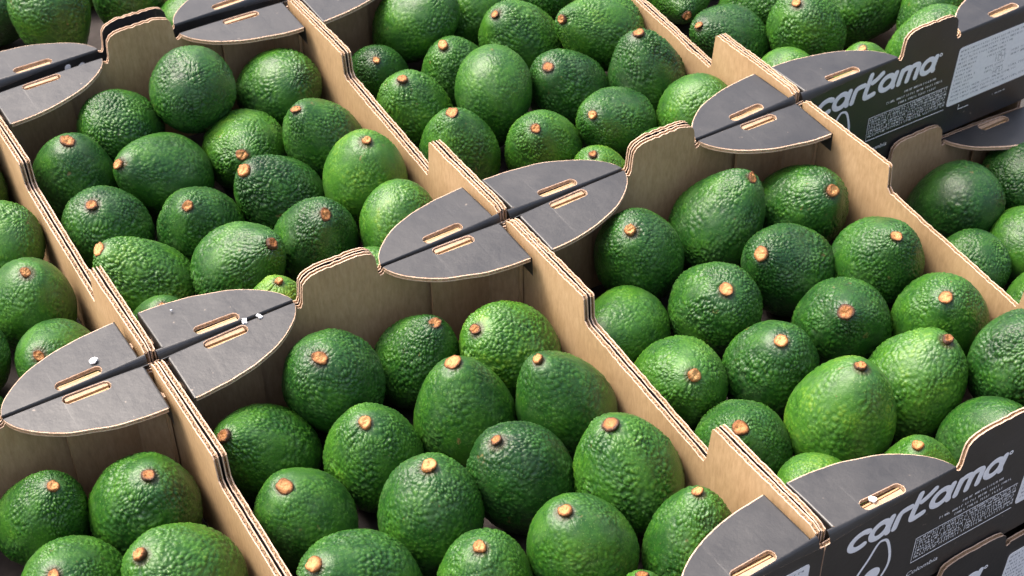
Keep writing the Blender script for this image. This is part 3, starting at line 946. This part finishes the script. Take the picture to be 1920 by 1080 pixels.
  ('G', 99, 0, 0, [-0.3626, -0.2887, -0.0616], [-0.33, 0.008, -0.944], 0.0308, 0.58, 0.6, 0),
  ('G', 99, 0, 0, [-0.4698, -0.0537, -0.0594], [-0.075, 0.371, 0.925], 0.0327, 0.17, 0.8, 1),
  ('G', 99, 0, 0, [-0.426, -0.2663, -0.0594], [0.176, 0.14, -0.974], 0.032, 0.17, 0.75, 0),
  ('G', 99, 0, 0, [-0.5186, -0.2177, -0.063], [-0.337, 0.301, -0.892], 0.0304, 0.17, 0.22, 0),
  ('G', 99, 0, 0, [-0.4581, -0.3241, -0.0632], [-0.452, 0.283, 0.846], 0.031, 0.69, 0.8, 1),
  ('H', 99, 0, 0, [0.5222, -0.1568, -0.1723], [0.315, -0.494, -0.811], 0.0322, 0.62, 0.56, 0),
  ('H', 99, 0, 0, [0.3379, -0.3165, -0.1732], [0.482, 0.176, -0.858], 0.0308, 0.62, 0.53, 0),
  ('H', 99, 0, 0, [0.4544, -0.2861, -0.1701], [-0.142, -0.295, -0.945], 0.0317, 0.15, 0.79, 0),
  ('H', 99, 0, 0, [0.3754, -0.2589, -0.1734], [0.428, -0.21, 0.879], 0.0303, 0.26, 0.55, 1),
  ('H', 99, 0, 0, [0.4648, -0.2197, -0.1696], [0.012, 0.3, 0.954], 0.0322, 0.14, 0.55, 1),
  ('H', 99, 0, 0, [0.5139, -0.3213, -0.1682], [0.012, -0.011, -1.0], 0.0325, 0.31, 0.36, 0),
  ('H', 99, 0, 0, [0.523, -0.2587, -0.1724], [0.237, -0.447, 0.863], 0.0314, 0.55, 0.62, 1),
  ('H', 99, 0, 0, [0.4035, -0.3239, -0.1723], [-0.058, -0.349, -0.935], 0.0303, 0.13, 0.25, 0),
  ('K', 99, 0, 0, [-0.4752, 0.2876, -0.0618], [-0.144, -0.087, -0.986], 0.03, 0.4, 0.6, 0),
  ('K', 99, 0, 0, [-0.5092, 0.1333, -0.0634], [-0.292, 0.418, 0.86], 0.0307, 0.41, 0.7, 1),
  ('K', 99, 0, 0, [-0.3878, 0.3273, -0.0627], [0.431, 0.375, 0.821], 0.0318, 0.49, 0.68, 1),
  ('K', 99, 0, 0, [-0.4646, 0.0469, -0.0604], [0.112, 0.49, -0.864], 0.0329, 0.7, 0.6, 0),
  ('K', 99, 0, 0, [-0.5006, 0.2097, -0.0602], [0.099, 0.451, 0.887], 0.0328, 0.63, 0.32, 1),
  ('K', 99, 0, 0, [-0.4358, 0.1842, -0.0617], [0.427, -0.358, -0.831], 0.0324, 0.4, 0.56, 0),
  ('K', 99, 0, 0, [-0.3932, 0.2614, -0.0602], [0.439, 0.036, -0.898], 0.0321, 0.24, 0.63, 0),
  ('K', 99, 0, 0, [-0.3749, 0.1978, -0.0634], [0.241, -0.426, -0.872], 0.0303, 0.36, 0.58, 0),
  ('K', 99, 0, 0, [-0.4494, 0.1102, -0.0625], [-0.158, -0.386, -0.909], 0.0306, 0.13, 0.54, 0),
  ('L', 99, 0, 0, [-0.0436, 0.6417, -0.0631], [-0.02, 0.48, 0.877], 0.0306, 0.29, 0.7, 1),
  ('L', 99, 0, 0, [-0.15, 0.6867, -0.0625], [0.459, 0.252, -0.852], 0.0315, 0.3, 0.48, 0),
  ('L', 99, 0, 0, [-0.2325, 0.6487, -0.0623], [-0.085, 0.397, 0.914], 0.0307, 0.18, 0.39, 1),
  ('L', 99, 0, 0, [-0.0825, 0.6892, -0.0635], [0.307, -0.386, 0.87], 0.0305, 0.18, 0.5, 1),
  ('L', 99, 0, 0, [-0.1102, 0.6345, -0.0614], [-0.086, 0.495, 0.865], 0.0321, 0.57, 0.37, 1),
  ('I', 99, 0, 0, [0.4876, 0.28, -0.061], [0.357, 0.262, -0.897], 0.0319, 0.7, 0.3, 0),
  ('I', 99, 0, 0, [0.4291, 0.3109, -0.0587], [-0.102, 0.254, 0.962], 0.0327, 0.46, 0.43, 1),
  ('I', 99, 0, 0, [0.5219, 0.2278, -0.0611], [0.248, 0.272, -0.93], 0.0314, 0.58, 0.75, 0),
]
SCRAPS = [
  (-0.3156, 0.0174, 0.0006, 0.0032, 'white scrap beside the slot on the left corner flaps'),
  (-0.2129, -0.0017, 0.0004, 0.0026, 'white scrap at the right end of a slot, left corner flaps'),
  (-0.2021, -0.0028, 0.0004, 0.0022, 'small white scrap lying in the seam near a corner flap tip'),
  (-0.2514, 0.0361, 0.0004, 0.001, 'tiny white fleck on the upper right flap of the left junction'),
  (0.0439, -0.3565, -0.001, 0.003, 'white scrap inside the slot of the lettered front carton at bottom right'),
]


ORD = {2: ('left', 'right'), 3: ('left', 'middle', 'right'), 4: ('first', 'second', 'third', 'fourth')}
ROWN = {1: 'back row', 2: 'second row from back', 3: 'third row from back', 4: 'fourth row from back', 5: 'front row'}
CNAME = {'E': 'bottom centre carton', 'F': 'right centre carton', 'H': 'sunken carton at right edge', 'G': 'bottom left carton',
         'D': 'upper left carton', 'C': 'top centre carton', 'I': 'top right carton', 'K': 'carton at left edge', 'L': 'top left corner carton'}
CUSTOM = {
    ('K', 1): ['dark green avocado just entering at left edge, uppermost in left edge carton'],
    ('K', 2): ['smooth green avocado without visible stem, against right wall of left edge carton'],
    ('K', 3): ['dark avocado sliver at left edge, level with the lower stemmed avocado there',
               'smooth green avocado with stem on top, against right wall of left edge carton'],
    ('K', 4): ['green avocado sliver at left edge touching the long corner flap tip',
               'green avocado with brown stem, behind the left corner flaps, left edge carton'],
    ('L', 1): ['dark avocado at the very top left corner', 'pale green avocado second from the top left corner',
               'pebbly avocado cut by the top edge, third in top left carton',
               'small piece of avocado touching the top corner flap, top left carton'],
    ('H', 1): ['dark smooth avocado beside the back wall of the sunken right edge carton',
               'dark avocado under the corner flap of the sunken right edge carton'],
    ('H', 2): ['pebbly avocado half hidden behind the side wall, sunken right edge carton',
               'bright green avocado cut by the right edge, sunken right edge carton'],
    ('H', 3): ['avocado at the right edge, lowest visible in the sunken right edge carton'],
    ('I', 1): ['avocado with brown stem at top edge, leftmost in the top right carton',
               'pebbly avocado at top edge, above the centre of the top right carton'],
    ('E', 5): ['top of an avocado at the bottom edge, lowest in the bottom centre carton'],
}
SPECIAL = {('D', 2, 2): 'rough pebbly avocado with stem facing camera, in the upper left carton',
           ('F', 2, 1): 'roughest pebbly avocado with large brown stem facing camera, right centre carton',
           ('F', 4, 1): 'yellowish green smooth avocado with stem on top, right centre carton',
           ('C', 3, 1): 'avocado with no stem showing, middle of the top centre carton',
           ('E', 3, 3): 'very bumpy avocado beside the right wall, bottom centre carton',
           ('D', 5, 1): 'pale yellowish avocado peeking over corner flap tip, upper left carton'}
rf = random.Random(9)
for (c, row, k, n, P, ax, R, tint, rough, hs) in FRUIT:
    lv = 0 if rough < 0.33 else (1 if rough < 0.66 else 2)
    o = bpy.data.objects.new('avocado', AV[lv][rf.randrange(4)])
    COL.objects.link(o)
    o.location = P
    qn = Vector((0, 0, 1)).rotation_difference(Vector(ax))
    o.rotation_mode = 'QUATERNION'
    o.rotation_quaternion = qn @ Quaternion((0, 0, 1), rf.uniform(0, 6.28))
    o.scale = (R * rf.uniform(0.96, 1.04), R * rf.uniform(0.96, 1.04), R * rf.uniform(0.97, 1.07))
    o['tint'] = float(tint)
    s = bpy.data.objects.new('stem', ST[rf.randrange(10)])
    COL.objects.link(s)
    s.parent = o
    f = rf.uniform(0.64, 0.95)
    s.scale = (f, f, 1.0)
    if row == 99:
        lab = 'green avocado lying in the part of the %s outside the picture' % CNAME[c]
        tag(o, lab, 'avocado', 'avocados outside the picture, ' + CNAME[c])
    else:
        if (c, row, k) in SPECIAL:
            lab = SPECIAL[(c, row, k)]
        elif (c, row) in CUSTOM:
            lab = CUSTOM[(c, row)][k]
        else:
            tone = 'dark green' if tint < 0.25 else ('yellowish green' if tint > 0.7 else 'green')
            w = ORD[n][k]
            if n == 4: w += ' from left'
            lab = '%s avocado, %s in %s, %s' % (tone, w, ROWN[row], CNAME[c])
        tag(o, lab, 'avocado', 'avocados packed in the open cartons')

# ------------------------------------------------------------------ little white scraps on the flaps
def scrap_mesh(seed, r):
    mb = MB(); rnd = random.Random(seed)
    pts = [(r * rnd.uniform(.6, 1.2) * math.cos(a), r * rnd.uniform(.5, 1.1) * math.sin(a)) for a in [6.283 * k / 8 for k in range(8)]]
    mb.slab(pts, [tuple(range(8))], lambda p, h: (p[0], p[1], h + 0.0006 * math.sin(p[0] * 900)), 0, 0.0011, M_SCRAP, M_SCRAP, M_SCRAP)
    return mb.mesh('paper_scrap')
for k, (x, y, z, r, lab) in enumerate(SCRAPS):
    o = link('paper_scrap', scrap_mesh(k, r), loc=(x, y, z), rz=k * 1.3)
    tag(o, lab, 'scrap', 'white scraps on the corner flaps')
